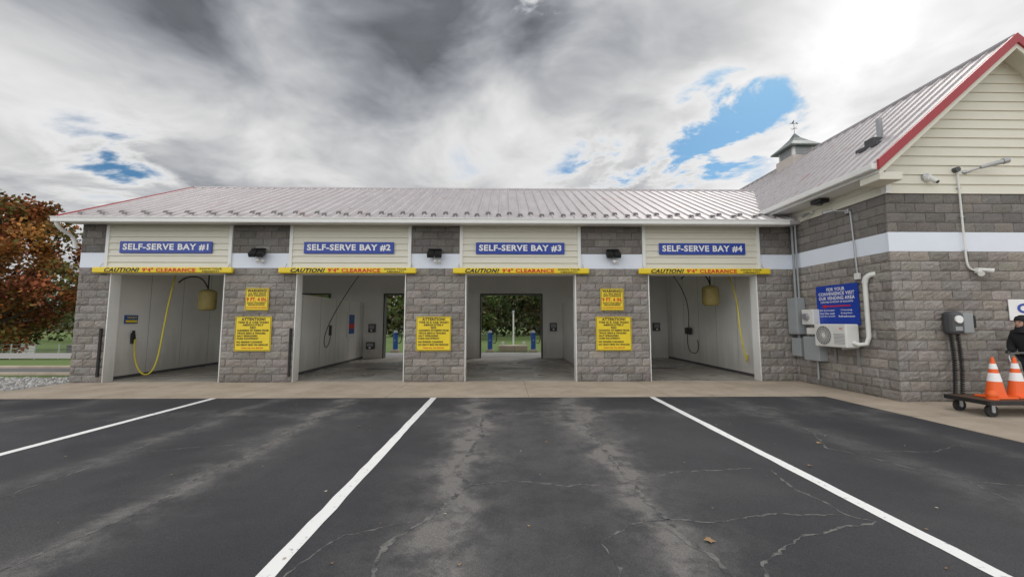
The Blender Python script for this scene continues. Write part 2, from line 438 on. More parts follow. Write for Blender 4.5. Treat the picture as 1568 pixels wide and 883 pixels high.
for i,(a,b_) in enumerate([(-6.45,-6.15),(-2.05,-1.8),(2.53,2.8)]):
    box(f'bay_partition_{i}',a,b_,FY+.272,17.19,0,2.4,m_int,B,.01)
boxes('wall_base_strip',[(-10.7,-10.69,FY+.28,17.18,0,.08),(-6.15,-6.14,FY+.28,17.18,0,.08),(7.14,7.15,FY+.28,17.18,0,.08)],m_dgray,B)
boxes('wall_panel_joints',[q for k in range(1,6) for q in ((-10.7,-10.696,FY+.3+1.2*k,FY+.31+1.2*k,.1,3.88),(-6.15,-6.146,FY+.3+1.2*k,FY+.31+1.2*k,.1,2.38),(7.146,7.15,FY+.3+1.2*k,FY+.31+1.2*k,.1,3.88))],m_gray,B)
ro=[(-10.0,-7.6),(-5.3,-2.45),(-1.10,1.64),(3.6,6.2)]
xe=-11.26;bl=[]
for a,b_ in ro:
    bl.append((xe,a,17.2,17.48,0,4.15)); bl.append((a-.0005,b_+.0005,17.201,17.479,2.8,4.149)); xe=b_
bl.append((xe,7.84,17.2,17.48,0,4.15))
boxes('rear_wall',bl,m_int,B)
boxes('rear_door_trim',[q for a,b_ in ro for q in ((a,a+.05,17.16,17.5,0,2.8),(b_-.05,b_,17.16,17.5,0,2.8),(a+.051,b_-.051,17.16,17.5,2.74,2.8))],m_dgray,B)
box('bay_ceiling',-11.2,7.8,FY+.25,17.25,3.9,3.95,m_intd,B)
box('bay_floor',-11.25,7.85,FY+.101,17.6,-.02,.004,m_floor,B)
boxes('floor_drain',[(x-.5,x+.5,13.2,13.5,.003,.009) for x in(-8.9,-4.1,.42,5.3)],m_dgray,B)

# --- main roof
EY,EZ,RY,RZ=10.08,4.25,14.35,6.51
sl=(RZ-EZ)/(RY-EY); ang=math.atan(sl)
XL=-11.50
def zr(y): return EZ+sl*(y-EY)
def roofmain(y0,x_l,xe0,y1,xr1,name):
    v=[(x_l,y0,zr(y0)),(xe0,y0,zr(y0)),(xr1,y1,zr(y1)),(x_l,y1,zr(y1))]
    v+= [(a,b,c-.06) for a,b,c in v]
    return mesh(name,v,[(0,1,2,3),(7,6,5,4),(0,4,5,1),(1,5,6,2),(2,6,7,3),(3,7,4,0)],m_roof,B)
roofmain(EY,XL,7.84,RY,9.8,'roof_front_slope')
v=[(XL,RY,RZ),(9.8,RY,RZ),(9.8,18.0,RZ-sl*3.65),(XL,18.0,RZ-sl*3.65)]
mesh('roof_rear_slope',v+[(a,b,c-.06) for a,b,c in v],[(0,1,2,3),(7,6,5,4),(0,4,5,1),(1,5,6,2),(2,6,7,3),(3,7,4,0)],m_roof,B)
v=[];f=[]
def ribseg(p0,p1,side,up,w=.018,h=.03):
    p0=Vector(p0);p1=Vector(p1);side=Vector(side);up=Vector(up);k=len(v)
    for p in (p0,p1):
        for a,b_ in ((-1.5,0),(-.7,1),(.7,1),(1.5,0)):
            v.append(tuple(p+side*w*a+up*h*b_))
    f.extend([(k,k+1,k+5,k+4),(k+1,k+2,k+6,k+5),(k+2,k+3,k+7,k+6),(k,k+3,k+2,k+1),(k+4,k+5,k+6,k+7)])
upm=(0,-math.sin(ang),math.cos(ang))
x=XL+.02
while x<9.7:
    y0=EY if x<7.8 else EY+(x-7.84)/(9.8-7.84)*(RY-EY)
    ribseg((x,y0+.001,zr(y0)),(x,RY,RZ),(1,0,0),upm)
    ribseg((x,RY,RZ),(x,17.99,RZ-sl*3.64),(1,0,0),(0,math.sin(ang),math.cos(ang)))
    x+=.29
mesh('roof_ribs',v,f,m_roof,B)
tubes('roof_ridge_cap',[((XL,RY,RZ-.02),(9.6,RY,RZ-.02),.075)],m_roof,B,8)
v=[];f=[]
x=XL+.3;i=0
while x<7.4:
    y=EY+.22+(.20 if i%2 else 0)
    k=len(v)
    za=zr(y)
    v+= [(x-.07,y,za+.012),(x+.07,y,za+.012),(x+.06,y+.02,za+.085),(x-.06,y+.02,za+.085),(x-.03,y+.14,zr(y+.14)+.06),(x+.03,y+.14,zr(y+.14)+.06)]
    f+= [(k,k+1,k+2,k+3),(k+3,k+2,k+5,k+4)]
    x+=.29;i+=1
mesh('roof_snow_guards',v,f,mat('snow_guard',(0.14,0.13,0.13),0.5,0.3),B)
v=[];f=[]
def beam(p0,p1,wv,hv):
    p0=Vector(p0);p1=Vector(p1);wv=Vector(wv);hv=Vector(hv);k=len(v)
    for p in(p0,p1):
        v.extend([tuple(p),tuple(p+wv),tuple(p+wv+hv),tuple(p+hv)])
    f.extend([(k,k+1,k+2,k+3),(k+7,k+6,k+5,k+4),(k,k+4,k+5,k+1),(k+1,k+5,k+6,k+2),(k+2,k+6,k+7,k+3),(k+3,k+7,k+4,k)])
beam((XL-.03,EY-.02,EZ-.14),(XL-.03,RY,RZ-.14),(.06,0,0),(0,0,.19))
beam((XL-.03,RY,RZ-.14),(XL-.03,18.02,RZ-sl*3.66-.14),(.06,0,0),(0,0,.19))
mesh('rake_trim',v,f,m_red,B)
siding('west_gable_siding',lambda z:(RY-max(0,(RZ-.05-z)/sl),RY+max(0,(RZ-.05-z)/sl)),4.2,6.45,.2,-11.27,'left')
box('gutter',XL-.05,7.47,EY-.13,EY-.005,EZ-.15,EZ-.015,m_white,B,.02)
boxes('gutter_lip',[(XL-.05,7.47,EY-.145,EY-.128,EZ-.035,EZ-.012)],m_white,B)
box('soffit',XL,7.84,EY-.004,FY+.01,4.165,4.18,m_white,B)
curve('downspout_left',[(-11.45,EY-.06,4.12),(-11.45,EY-.05,3.98),(-11.42,10.3,3.86),(-11.38,10.42,3.78),(-11.36,10.43,3.5)],.045,m_white,B)

# --- wing
WX,WY=7.85,7.75
EX,WEZ,PX=7.35,4.70,10.40
ws=.87; PZ=WEZ+ws*(PX-EX)
box('wing_core',WX+.025,2*PX-WX-.025,WY+.025,18.0,0,4.6,m_mortar,B)
full_wall('wing_side',(WX,FY+.03),(0,-1),(-1,0),FY+.03-WY,start=0.1)
full_wall('wing_front',(WX-.03,WY),(1,0),(0,-1),2*PX-2*WX+.06)
siding('wing_side_frieze',lambda z:(WY,FY+.6),4.2,4.7,.18,WX-.006,'left')
siding('wing_gable_siding',lambda z:(max(WX,PX-(PZ-.04-z)/ws),min(2*PX-WX,PX+(PZ-.04-z)/ws)),4.2,PZ-.05,.2,WY-.004,'front')
box('wing_frieze_corner_trim',WX-.04,WX+.07,WY-.045,WY+.06,4.2,4.6,m_white,B,.004)
mesh('wing_gable_backing',[(WX,WY+.03,4.2),(2*PX-WX,WY+.03,4.2),(2*PX-WX,WY+.03,4.6),(PX,WY+.03,PZ-.08),(WX,WY+.03,4.6)],[(0,1,2,3,4)],m_siding,B)
Y0,Y1=7.36,18.0
for sgn,nm in((1,'west'),(-1,'east')):
    ex=PX-sgn*(PX-EX)
    v=[(ex,Y0,WEZ),(PX,Y0,PZ),(PX,Y1,PZ),(ex,Y1,WEZ)]
    v+= [(a,b,c-.07) for a,b,c in v]
    mesh('wing_roof_'+nm,v,[(0,1,2,3),(7,6,5,4),(0,4,5,1),(1,5,6,2),(2,6,7,3),(3,7,4,0)],m_roof2,B)
wa=math.atan(ws)
v=[];f=[]
y=Y0+.12
while y<Y1:
    ribseg((EX,y,WEZ),(PX,y,PZ),(0,1,0),(-math.sin(wa),0,math.cos(wa)))
    ribseg((2*PX-EX,y,WEZ),(PX,y,PZ),(0,1,0),(math.sin(wa),0,math.cos(wa)))
    y+=.3
mesh('wing_roof_ribs',v,f,m_roof2,B)
tubes('wing_ridge_cap',[((PX,Y0-.02,PZ),(PX,Y1,PZ),.07)],m_roof2,B,8)
v=[];f=[]
for sgn in(1,-1):
    ex=PX-sgn*(PX-EX+.03)
    beam((ex,Y0-.05,WEZ-.15),(PX,Y0-.05,PZ-.13),(0,.05,0),(0,0,.20))
mesh('wing_rake_trim',v,f,m_red,B)
v=[];f=[]
for sgn in(1,-1):
    ex=PX-sgn*(PX-EX)
    beam((ex,Y0-.012,WEZ-.26),(PX,Y0-.012,PZ-.24),(0,.03,0),(0,0,.11))
    beam((ex,Y0+.02,WEZ-.11),(PX,Y0+.02,PZ-.09),(0,WY-Y0,0),(0,0,.012))
mesh('wing_rake_soffit',v,f,m_siding,B)
box('wing_gutter',EX-.13,EX-.005,Y0,10.75,WEZ-.14,WEZ-.01,m_white,B,.02)
box('wing_soffit',EX,WX+.01,Y0+.03,10.8,WEZ-.20,WEZ-.18,m_white,B)
box('wing_fascia_board',EX-.004,EX+.02,Y0+.02,10.8,WEZ-.2,WEZ-.06,m_white,B)
box('cornice_return',EX+.01,WX-.02,Y0+.005,WY+.05,WEZ-.34,WEZ-.19,m_siding,B,.01)
boxes('roof_vent',[(8.28,8.55,8.35,8.6,5.5,5.72),(8.2,8.34,8.2,8.75,5.46,5.56)],m_dgray,B,.02)
boxes('roof_vent_pipe',[(8.5,8.58,8.42,8.5,5.6,6.2)],m_metal,B)
CU=empty('roof_cupola',B)
cx,cy=PX,13.4
box('cupola_base',cx-.43,cx+.43,cy-.43,cy+.43,6.7,7.35,m_cup,CU,.01)
box('cupola_body',cx-.36,cx+.36,cy-.36,cy+.36,7.35,7.68,m_white,CU)
boxes('cupola_louvres',[(cx-.28,cx+.28,cy-.385,cy-.35,7.39+.055*i,7.42+.055*i) for i in range(5)]+[(cx-.385,cx-.35,cy-.28,cy+.28,7.39+.055*i,7.42+.055*i) for i in range(5)],m_gray,CU)
v=[];f=[]
for (r,z) in ((.54,7.66),(.54,7.70),(.30,7.92),(.12,8.12),(.02,8.3)):
    v+= [(cx-r,cy-r,z),(cx+r,cy-r,z),(cx+r,cy+r,z),(cx-r,cy+r,z)]
for j in range(4): f+= [(4*j+i,4*j+(i+1)%4,4*j+4+(i+1)%4,4*j+4+i) for i in range(4)]
f+= [(3,2,1,0),(16,17,18,19)]
mesh('cupola_roof',v,f,m_green,CU)
tubes('weathervane',[((cx,cy,8.28),(cx,cy,8.82),.008),((cx-.12,cy,8.5),(cx+.12,cy,8.5),.006),((cx,cy-.12,8.5),(cx,cy+.12,8.5),.006),((cx-.15,cy,8.68),(cx+.15,cy,8.68),.007),((cx+.15,cy,8.68),(cx+.08,cy,8.72),.01,.015),((cx-.06,cy,8.69),(cx+.01,cy,8.8),.025,.01)],m_dgray,CU,6)

# ------------------------------------------------------------------ signs on facade
for i,(a,b_) in enumerate([(-10.22,-7.81),(-5.38,-2.99),(-.79,1.60),(4.18,6.54)]):
    E=empty('bay_sign' if i==0 else f'bay_sign.{i:03d}')
    box('panel',a,b_,FY-.065,FY-.035,3.39,3.70,m_blue,E,.004)
    text('lettering',f'SELF-SERVE BAY #{i+1}',(a+b_)/2,3.545,(b_-a)*.93,.185,m_swhite,E,y=FY-.069,bold=.035)
for i,(a,b_) in enumerate([(-10.80,-7.18),(-5.98,-2.36),(-1.39,2.25),(3.58,7.15)]):
    E=empty('clearance_bar' if i==0 else f'clearance_bar.{i:03d}')
    y0=FY-.16
    o=box('bar',a,b_,y0,y0+.09,2.845,3.0,m_yel,E,.03)
    w=b_-a;yy=y0-.004
    text('caution',"CAUTION!",a+w*.215,2.923,w*.25,.115,m_txtk,E,y=yy,shear=.35,bold=.045)
    text('clearance',"9'4\" CLEARANCE",a+w*.55,2.923,w*.38,.11,m_txtr,E,y=yy,bold=.04)
    text('know_your',"KNOW YOUR",a+w*.85,2.957,w*.16,.05,m_txtk,E,y=yy,bold=.03)
    text('height',"HEIGHT!",a+w*.85,2.89,w*.12,.05,m_txtk,E,y=yy,bold=.03)
    tubes('hangers',[((a+.15,y0+.05,2.98),(a+.15,FY-.03,3.12),.008),((b_-.15,y0+.05,2.98),(b_-.15,FY-.03,3.12),.008)],m_metal,E,6)
def yellow_sign(name,x0,x1,z0,z1,lines):
    E=empty(name)
    y0=FY-.055
    box('panel',x0,x1,y0,y0+.02,z0,z1,m_yel,E,.003)
    w=x1-x0;h=z1-z0;cx=(x0+x1)/2
    fr=.010
    boxes('border',[(x0+.015,x1-.015,y0-.003,y0-.001,z1-.015-fr,z1-.015),(x0+.015,x1-.015,y0-.003,y0-.001,z0+.015,z0+.015+fr),(x0+.015,x0+.015+fr,y0-.003,y0-.001,z0+.026,z1-.026),(x1-.015-fr,x1-.015,y0-.003,y0-.001,z0+.026,z1-.026)],m_txtk,E)
    for j,(s,fz,fw,fh,mm,al) in enumerate(lines):
        c=cx if al=='c' else x0+w*(.07+fw/2)
        text(f'line_{j+1}',s,c,z0+h*fz,w*fw,h*fh,mm,E,y=y0-.004,bold=.04)
K,RD=m_txtk,m_txtr
warn=[("WARNING!",.88,.84,.125,K,'c'),("ALL SELF SERVE",.755,.76,.07,K,'c'),("BAYS CLEARANCE",.665,.76,.07,K,'c'),("9 FT. 4 IN.",.49,.86,.19,RD,'c'),("KNOW YOUR HEIGHT",.335,.8,.065,K,'c'),("BEFORE ENTERING",.25,.7,.06,K,'c'),("NOT RESPONSIBLE FOR DAMAGE",.13,.84,.05,RD,'c')]
att=[("ATTENTION!",.92,.66,.085,K,'c'),("THIS IS A CAR WASH",.83,.84,.060,K,'c'),("ABSOLUTELY",.755,.58,.060,K,'c'),("NO",.675,.15,.07,K,'c'),("CLEANING OF DEBRIS FROM",.595,.86,.056,K,'l'),("TRUCK BEDS & TRAILERS",.515,.78,.056,K,'l'),("SALT SPREADERS",.435,.56,.056,K,'l'),("FARM EQUIPMENT",.355,.6,.056,K,'l'),("NO ENGINE CLEANING",.26,.7,.056,K,'l'),("NO HEAVY MUD ON VEHICLES",.18,.86,.056,K,'l'),("Clean-Up Fee $50.00",.085,.6,.05,RD,'c')]
yellow_sign('warning_sign',-6.86,-6.25,1.87,2.46,warn)
yellow_sign('warning_sign.001',2.56,3.18,1.87,2.46,warn)
yellow_sign('attention_sign',-7.08,-6.14,.81,1.71,att)
yellow_sign('attention_sign.001',-2.35,-1.43,.81,1.71,att)
yellow_sign('attention_sign.002',2.42,3.37,.81,1.71,att)
for i,x in enumerate((-6.55,-1.88,2.90)):
    E=empty('wall_light' if i==0 else f'wall_light.{i:03d}')
    z=3.38
    box('back_plate',x-.06,x+.06,FY-.06,FY-.02,z-.02,z+.1,m_dgray,E,.01)
    for s in(-1,1):
        cxx=x+s*.10
        v=[(cxx-.08,FY-.12,z+.10),(cxx+.08,FY-.12,z+.10),(cxx+.09,FY-.24,z-.03),(cxx-.09,FY-.24,z-.03),(cxx-.08,FY-.06,z+.0),(cxx+.08,FY-.06,z+.0),(cxx+.09,FY-.2,z-.12),(cxx-.09,FY-.2,z-.12)]
        mesh(f'lamp_head_{s}',v,[(0,1,2,3),(7,6,5,4),(0,4,5,1),(1,5,6,2),(2,6,7,3),(3,7,4,0)],m_blk,E)
    box('hood',x-.17,x+.17,FY-.16,FY-.03,z+.11,z+.135,m_blk,E,.01)
    tubes('arm',[((x+.02,FY-.03,z-.12),(x+.02,FY-.12,z-.17),.015),((x+.0,FY-.1,z-.17),(x+.06,FY-.2,z-.24),.035,.045),((x+.1,FY-.02,z-.20),(x+.1,FY-.10,z-.20),.045)],m_acw,E)

# ------------------------------------------------------------------ bay equipment
E=empty('wash_hose')
curve('hose',[(-9.75,11.7,3.0),(-9.72,11.6,2.7),(-9.8,11.55,2.0),(-9.85,11.5,1.1),(-9.9,11.45,.35),(-10.05,11.4,.06),(-10.3,11.4,.1),(-10.5,11.4,.5),(-10.58,11.45,.95),(-10.6,11.5,1.1)],.02,m_yel2,E)
tubes('spray_gun',[((-10.62,11.5,1.08),(-10.52,11.35,1.22),.03,.04),((-10.54,11.38,1.16),(-10.66,11.5,1.3),.035),((-10.68,11.5,.95),(-10.68,11.5,1.25),.05)],m_blk,E)
E=empty('instruction_sign'); box('panel',-10.695,-10.66,11.22,11.6,1.52,1.76,m_navy,E)
t=text('lettering',"WASH",0,1.69,.28,.07,m_yel,E,side='left',x=-10.0,cy=11.4)
t.rotation_euler=(math.pi/2,0,math.pi/2); t.location=(-10.656,11.41,1.69)
box('stripe',-10.66,-10.657,11.24,11.58,1.55,1.62,m_yel,E)
def foam_tank(name,x,y,z):
    E=empty(name)
    v=[];f=[]
    prof=[(.05,-.34),(.2,-.33),(.25,-.27),(.25,.18),(.22,.25),(.1,.29),(.05,.30)]
    n=20
    for r,zz in prof:
        for i in range(n):
            t=2*math.pi*i/n; v.append((x+r*math.cos(t),y+r*math.sin(t)*.75,z+zz))
    for j in range(len(prof)-1):
        for i in range(n): f.append((j*n+i,j*n+(i+1)%n,(j+1)*n+(i+1)%n,(j+1)*n+i))
    f.append(tuple(reversed(range(n)))); f.append(tuple((len(prof)-1)*n+i for i in range(n)))
    mesh('tank',v,f,m_foam,E,smooth=True)
    tubes('hanger',[((x,y,z+.28),(x,y,3.9),.018),((x-.26,y,z-.05),(x+.26,y,z-.05),.02)],m_blk,E)
    curve('boom_hose',[(x,y,z+.3),(x-.1,y-.05,z+.62),(x-.4,y,z+.72),(x-.75,y,z+.66),(x-.9,y,z+.5)],.02,m_blk,E)
foam_tank('foam_tank',-9.0,12.0,2.25)
foam_tank('foam_tank.001',6.36,12.0,2.4)
for i,(x,y) in enumerate([(-9.4,12.2),(-4.3,12.4),(1.3,12.5),(5.6,12.3)]):
    E=empty('ceiling_boom' if i==0 else f'ceiling_boom.{i:03d}')
    tubes('swivel',[((x,y,3.9),(x,y,3.3),.035),((x,y,3.35),(x+(.9 if i!=0 else -.4),y-.3,3.1),.018)],m_metal,E)
E=empty('wash_hose.001')
curve('hose',[(-4.6,12.3,3.0),(-4.9,12.2,2.5),(-5.5,12.4,1.6),(-5.9,12.9,1.0),(-6.0,13.3,.6),(-6.05,13.7,.8),(-6.08,13.9,1.2)],.012,m_blk,E)
tubes('holder',[((-6.12,13.9,1.1),(-6.12,13.9,1.45),.05)],m_blk,E)
E=empty('wash_hose.002')
curve('hose',[(2.2,12.2,3.0),(2.3,12.1,2.6),(2.42,11.9,2.0),(2.45,11.8,1.4),(2.4,11.8,.8),(2.2,11.7,.5),(2.3,11.6,.5)],.016,m_blk,E)
E=empty('wash_hose.003')
curve('hose',[(6.7,11.6,3.0),(6.78,11.4,2.5),(6.72,11.2,1.9),(6.75,11.2,1.1),(6.9,11.2,.5),(7.0,11.4,.35),(7.1,11.5,.6)],.02,m_yel2,E)
E=empty('wash_hose.004')
curve('hose',[(5.3,12.3,3.1),(5.6,12.6,2.9),(6.2,13.2,2.4),(6.9,14.6,1.6),(7.05,15.2,1.0),(7.05,15.1,.5),(7.0,14.6,.35),(7.05,14.2,.5),(7.08,14.4,.9)],.014,m_blk,E)
box('holder',7.02,7.13,14.9,15.3,1.1,1.35,m_blk,E,.02)
def ctrl(name,x,z,w=.3,h=.36,y=17.16):
    E=empty(name)
    box('case',x-w/2,x+w/2,y-.1,y+.03,z-h/2,z+h/2,m_dgray,E,.02)
    box('face',x-w*.36,x+w*.36,y-.106,y-.1,z-h*.1,z+h*.36,m_gray,E)
    tubes('dial',[((x,y-.1,z-h*.28),(x,y-.14,z-h*.28),.04)],m_swhite,E)
ctrl('wash_control_box',-5.75,1.3)
ctrl('wash_control_box.001',-5.8,.55,.36,.3)
ctrl('wash_control_box.002',2.1,1.35)
ctrl('wash_control_box.003',6.62,1.35)
E=empty('instruction_sign.001'); box('panel',-6.14,-6.10,15.4,16.1,.95,1.95,m_white,E); box('panel_print',-6.10,-6.095,15.48,16.02,1.1,1.85,m_navy,E); box('panel_print_red',-6.095,-6.09,15.5,16.0,1.3,1.5,m_txtr,E)

# ------------------------------------------------------------------ wing side equipment
E=empty('electrical_panel')
box('tall_cabinet',WX-.26,WX-.03,10.08,10.42,1.25,2.2,m_gray,E,.01)
box('cabinet_door',WX-.27,WX-.258,10.1,10.4,1.3,2.15,m_gray,E,.003)
box('meter_box',WX-.22,WX-.03,9.6,9.98,1.5,1.88,m_acw,E,.015)
box('lower_box_small',WX-.2,WX-.03,10.1,10.42,.68,1.15,m_gray,E,.01)
box('lower_box',WX-.24,WX-.03,9.45,9.95,.62,1.2,m_gray,E,.01)
box('junction_box',WX-.18,WX-.03,9.62,9.9,1.26,1.42,m_acw,E,.01)
tubes('meter_dome',[((WX-.22,9.8,1.7),(WX-.30,9.8,1.7),.09,.08)],m_metal,E,16)
tubes('conduits',[((WX-.1,10.3,2.2),(WX-.1,10.3,4.4),.03),((WX-.1,10.18,2.2),(WX-.1,10.18,4.4),.022),((WX-.1,10.26,1.25),(WX-.1,10.26,1.15),.03),((WX-.1,9.8,1.5),(WX-.1,9.8,1.2),.022),((WX-.1,10.08,1.8),(WX-.1,9.98,1.8),.02),((WX-.1,9.7,.62),(WX-.1,9.7,.15),.02)],m_gray,E,8)
E=empty('vending_sign')
X0=WX-.06
box('panel',X0,X0+.02,8.5,9.66,1.5,2.44,m_blue,E,.004)
c=9.08
for j,(s,z,w,h,mm) in enumerate([("FOR YOUR",2.34,.5,.08,m_swhite),("CONVENIENCE VISIT",2.235,1.0,.08,m_swhite),("OUR VENDING AREA",2.13,1.0,.08,m_swhite),("LOCATED IN FRONT OF BUILDING",2.04,.9,.04,m_swhite)]):
    text(f'line_{j}',s,0,z,w,h,mm,E,side='left',x=X0-.004,cy=c,bold=.02)
for j,(s,y,z,w) in enumerate([("Bill Exchanger",9.35,1.84,.44),("Hot Wax wash",9.35,1.77,.42),("and dry system",9.35,1.70,.44),("Cleaning",8.82,1.84,.3),("Supplies",8.82,1.77,.3),("Refreshments",8.82,1.70,.42)]):
    text(f'small_{j}',s,0,z,w,.045,m_swhite,E,side='left',x=X0-.004,cy=y,bold=.015)
mesh('arrow',[(X0-.004,9.5,1.94),(X0-.004,9.38,1.99),(X0-.004,9.38,1.955),(X0-.004,8.7,1.955),(X0-.004,8.7,1.925),(X0-.004,9.38,1.925),(X0-.004,9.38,1.89)],[tuple(range(7))],m_txtr,E)
E=empty('air_conditioner')
box('casing',7.44,7.74,8.48,9.36,1.0,1.52,m_acw,E,.025)
cy2,cz2=9.08,1.26
tubes('fan_recess',[((7.437,cy2,cz2),(7.45,cy2,cz2),.215)],m_dgray,E,32)
sg=[]
for i in range(24):
    t=i*math.pi/12; sg.append(((7.43,cy2+.03*math.cos(t),cz2+.03*math.sin(t)),(7.43,cy2+.215*math.cos(t),cz2+.215*math.sin(t)),.0035))
for r in (.05,.09,.13,.17,.215):
    for i in range(28):
        t=i*math.pi/14;t2=(i+1)*math.pi/14
        sg.append(((7.43,cy2+r*math.cos(t),cz2+r*math.sin(t)),(7.43,cy2+r*math.cos(t2),cz2+r*math.sin(t2)),.004))
tubes('fan_grille',sg,m_acw,E,5)
tubes('fan_hub',[((7.44,cy2,cz2),(7.425,cy2,cz2),.04)],m_acw,E)
text('badge',"AC",0,1.42,.09,.05,m_txtr,E,side='left',x=7.436,cy=8.6)
boxes('front_slots',[(7.436,7.44,8.52,8.8,1.08+.03*i,1.092+.03*i) for i in range(8)],m_gray,E)
boxes('wall_brackets',[(7.46,7.82,8.6,8.64,.96,.998),(7.46,7.82,9.2,9.24,.96,.998),(7.79,7.825,8.6,8.64,.6,.96),(7.79,7.825,9.2,9.24,.6,.96)],m_metal,E)
curve('line_set_cover',[(7.6,8.48,1.12),(7.62,8.38,1.08),(7.72,8.3,1.1),(7.76,8.28,1.25),(7.76,8.28,2.45)],.045,m_acw,E,smooth=False)
curve('line_set_elbow',[(7.76,8.28,2.4),(7.76,8.27,2.54),(7.80,8.2,2.58),(7.86,8.12,2.58)],.055,m_acw,E)
E=empty('security_camera')
box('mount',WX-.1,WX-.03,8.55,8.65,4.02,4.12,m_metal,E,.01)
tubes('arm',[((WX-.07,8.6,4.08),(WX-.35,8.75,4.12),.015),((WX-.3,8.72,4.12),(WX-.48,8.8,4.08),.035)],m_metal,E)
tubes('conduit',[((WX-.055,8.55,4.05),(WX-.055,8.48,2.62),.016)],m_metal,E,8)
box('conduit_box',WX-.09,WX-.03,8.42,8.54,2.5,2.64,m_acw,E,.01)
E=empty('soffit_light'); box('body',7.45,7.7,8.95,9.25,4.40,4.50,m_blk,E,.02); tubes('lens',[((7.57,9.1,4.40),(7.57,9.1,4.36),.06)],m_dgray,E)
E=empty('frieze_light'); box('body',WX-.1,WX-.03,9.6,9.72,4.3,4.38,m_acw,E,.01); tubes('head',[((WX-.1,9.66,4.32),(WX-.26,9.7,4.26),.03,.05)],m_metal,E)
fy=WY-.035
E=empty('security_camera.001')
tubes('dome',[((8.68,fy,4.50),(8.68,fy-.09,4.50),.07,.06),((8.68,fy-.07,4.50),(8.74,fy-.14,4.40),.05,.045)],m_acw,E,16)
tubes('lens',[((8.74,fy-.14,4.40),(8.75,fy-.16,4.38),.03)],m_blk,E)
tubes('plate',[((8.68,fy+.01,4.53),(8.68,fy-.02,4.53),.09)],m_metal,E,16)
E=empty('area_light')
tubes('round_box',[((9.3,fy+.01,4.69),(9.3,fy-.07,4.69),.055)],m_dgray,E,14)
tubes('arm',[((9.55,fy,4.66),(9.75,fy-.12,4.72),.02),((9.48,fy+.02,4.65),(9.52,fy-.03,4.65),.04)],m_metal,E)
tubes('lamp',[((9.7,fy-.12,4.71),(10.0,fy-.25,4.78),.035,.05),((10.0,fy-.25,4.78),(10.08,fy-.28,4.80),.06,.06)],m_metal,E,14)
E=empty('flood_light')
curve('conduit',[(9.33,fy-.02,4.62),(9.33,fy-.02,3.2),(9.33,fy-.02,2.75),(9.36,fy-.02,2.63),(9.5,fy-.02,2.60)],.018,m_acw,E)
box('box',9.5,9.6,fy-.07,fy+.01,2.55,2.65,m_acw,E,.01)
tubes('heads',[((9.6,fy-.05,2.62),(9.72,fy-.14,2.58),.03,.05),((9.52,fy-.05,2.56),(9.46,fy-.15,2.52),.03,.05)],m_acw,E,14)
boxes('straps',[(9.29,9.37,fy-.03,fy+.0,z,z+.02) for z in(3.0,3.7,4.3)],m_metal,E)
E=empty('tire_inflator')
box('case',8.72,8.96,fy-.20,fy,1.33,1.78,m_dgray,E,.06)
tubes('gauge',[((8.84,fy-.20,1.62),(8.84,fy-.225,1.62),.075)],m_swhite,E,20)
box('label',8.77,8.91,fy-.204,fy-.2,1.40,1.48,m_gray,E)
box('control_box',9.02,9.22,fy-.14,fy,1.35,1.74,m_gray,E,.015)
box('handle_hook',9.23,9.30,fy-.12,fy,1.45,1.7,m_blk,E,.02)
def coil(x,z0,z1,r,turn,ph=0):
    n=int((z0-z1)/turn*10); 
    return [(x+r*math.cos(2*math.pi*i/10+ph)+.03*math.sin(i*.01),fy-.1+r*math.sin(2*math.pi*i/10+ph),z0-(z0-z1)*i/n) for i in range(n+1)]
curve('coiled_hose_1',coil(8.77,1.34,.12,.028,.032),.009,m_rubber,E,smooth=False)
curve('coiled_hose_2',coil(8.91,1.34,.03,.028,.034,1),.009,m_rubber,E,smooth=False)
E=empty('wall_banner')
box('cloth',10.12,12.4,fy-.015,fy-.005,1.60,2.02,m_swhite,E)
text('lettering',"CAR WASH",11.28,1.84,2.0,.20,m_blue,E,y=fy-.02,bold=.04)

# ------------------------------------------------------------------ cart + cones
E=empty('platform_cart')
box('deck',7.95,9.52,6.44,7.06,.235,.27,mat('cart_deck',(0.10,0.055,0.03),0.7,var=.3,vs=8),E,.01)
boxes('frame',[(7.93,9.54,6.42,6.45,.205,.275),(7.93,9.54,7.05,7.08,.205,.275),(7.92,7.95,6.42,7.08,.205,.275),(9.52,9.55,6.42,7.08,.205,.275)],m_blk,E,.004)
sg=[];wh=[]
for x in(8.08,9.38):
    for y in(6.52,6.98):
        wh.append(((x,y-.022,.10),(x,y+.022,.10),.10)); sg.append(((x,y-.04,.10),(x,y+.04,.10),.03))
tubes('wheels',wh,m_rubber,E,20); tubes('hubs',sg,m_metal,E,12)
boxes('casters',[q for x in(8.08,9.38) for y in(6.52,6.98) for q in((x-.03,x+.03,y-.038,y-.028,.09,.21),(x-.03,x+.03,y+.028,y+.038,.09,.21),(x-.05,x+.05,y-.045,y+.045,.2,.212))],m_metal,E)
curve('handle',[(9.52,6.5,.25),(9.56,6.5,.9),(9.58,6.52,.98),(9.58,6.75,1.0),(9.58,6.98,.98),(9.58,7.0,1.0),(9.58,7.35,1.0),(9.56,7.42,.9),(9.52,7.0,.25)],.016,m_metal,E)
def spheroid(name,c,r,m,parent,n=14):
    v=[];f=[]
    for j in range(n+1):
        a=math.pi*j/n
        for i in range(2*n):
            t=math.pi*i/n; v.append((c[0]+r[0]*math.sin(a)*math.cos(t),c[1]+r[1]*math.sin(a)*math.sin(t),c[2]+r[2]*math.cos(a)))
    for j in range(n):
        for i in range(2*n): f.append((j*2*n+i,(j+1)*2*n+i,(j+1)*2*n+(i+1)%(2*n),j*2*n+(i+1)%(2*n)))
    return mesh(name,v,f,m,parent,smooth=True)
E=empty('warning_beacon')
spheroid('lens',(8.22,6.6,.34),(.07,.07,.08),m_orange,E)
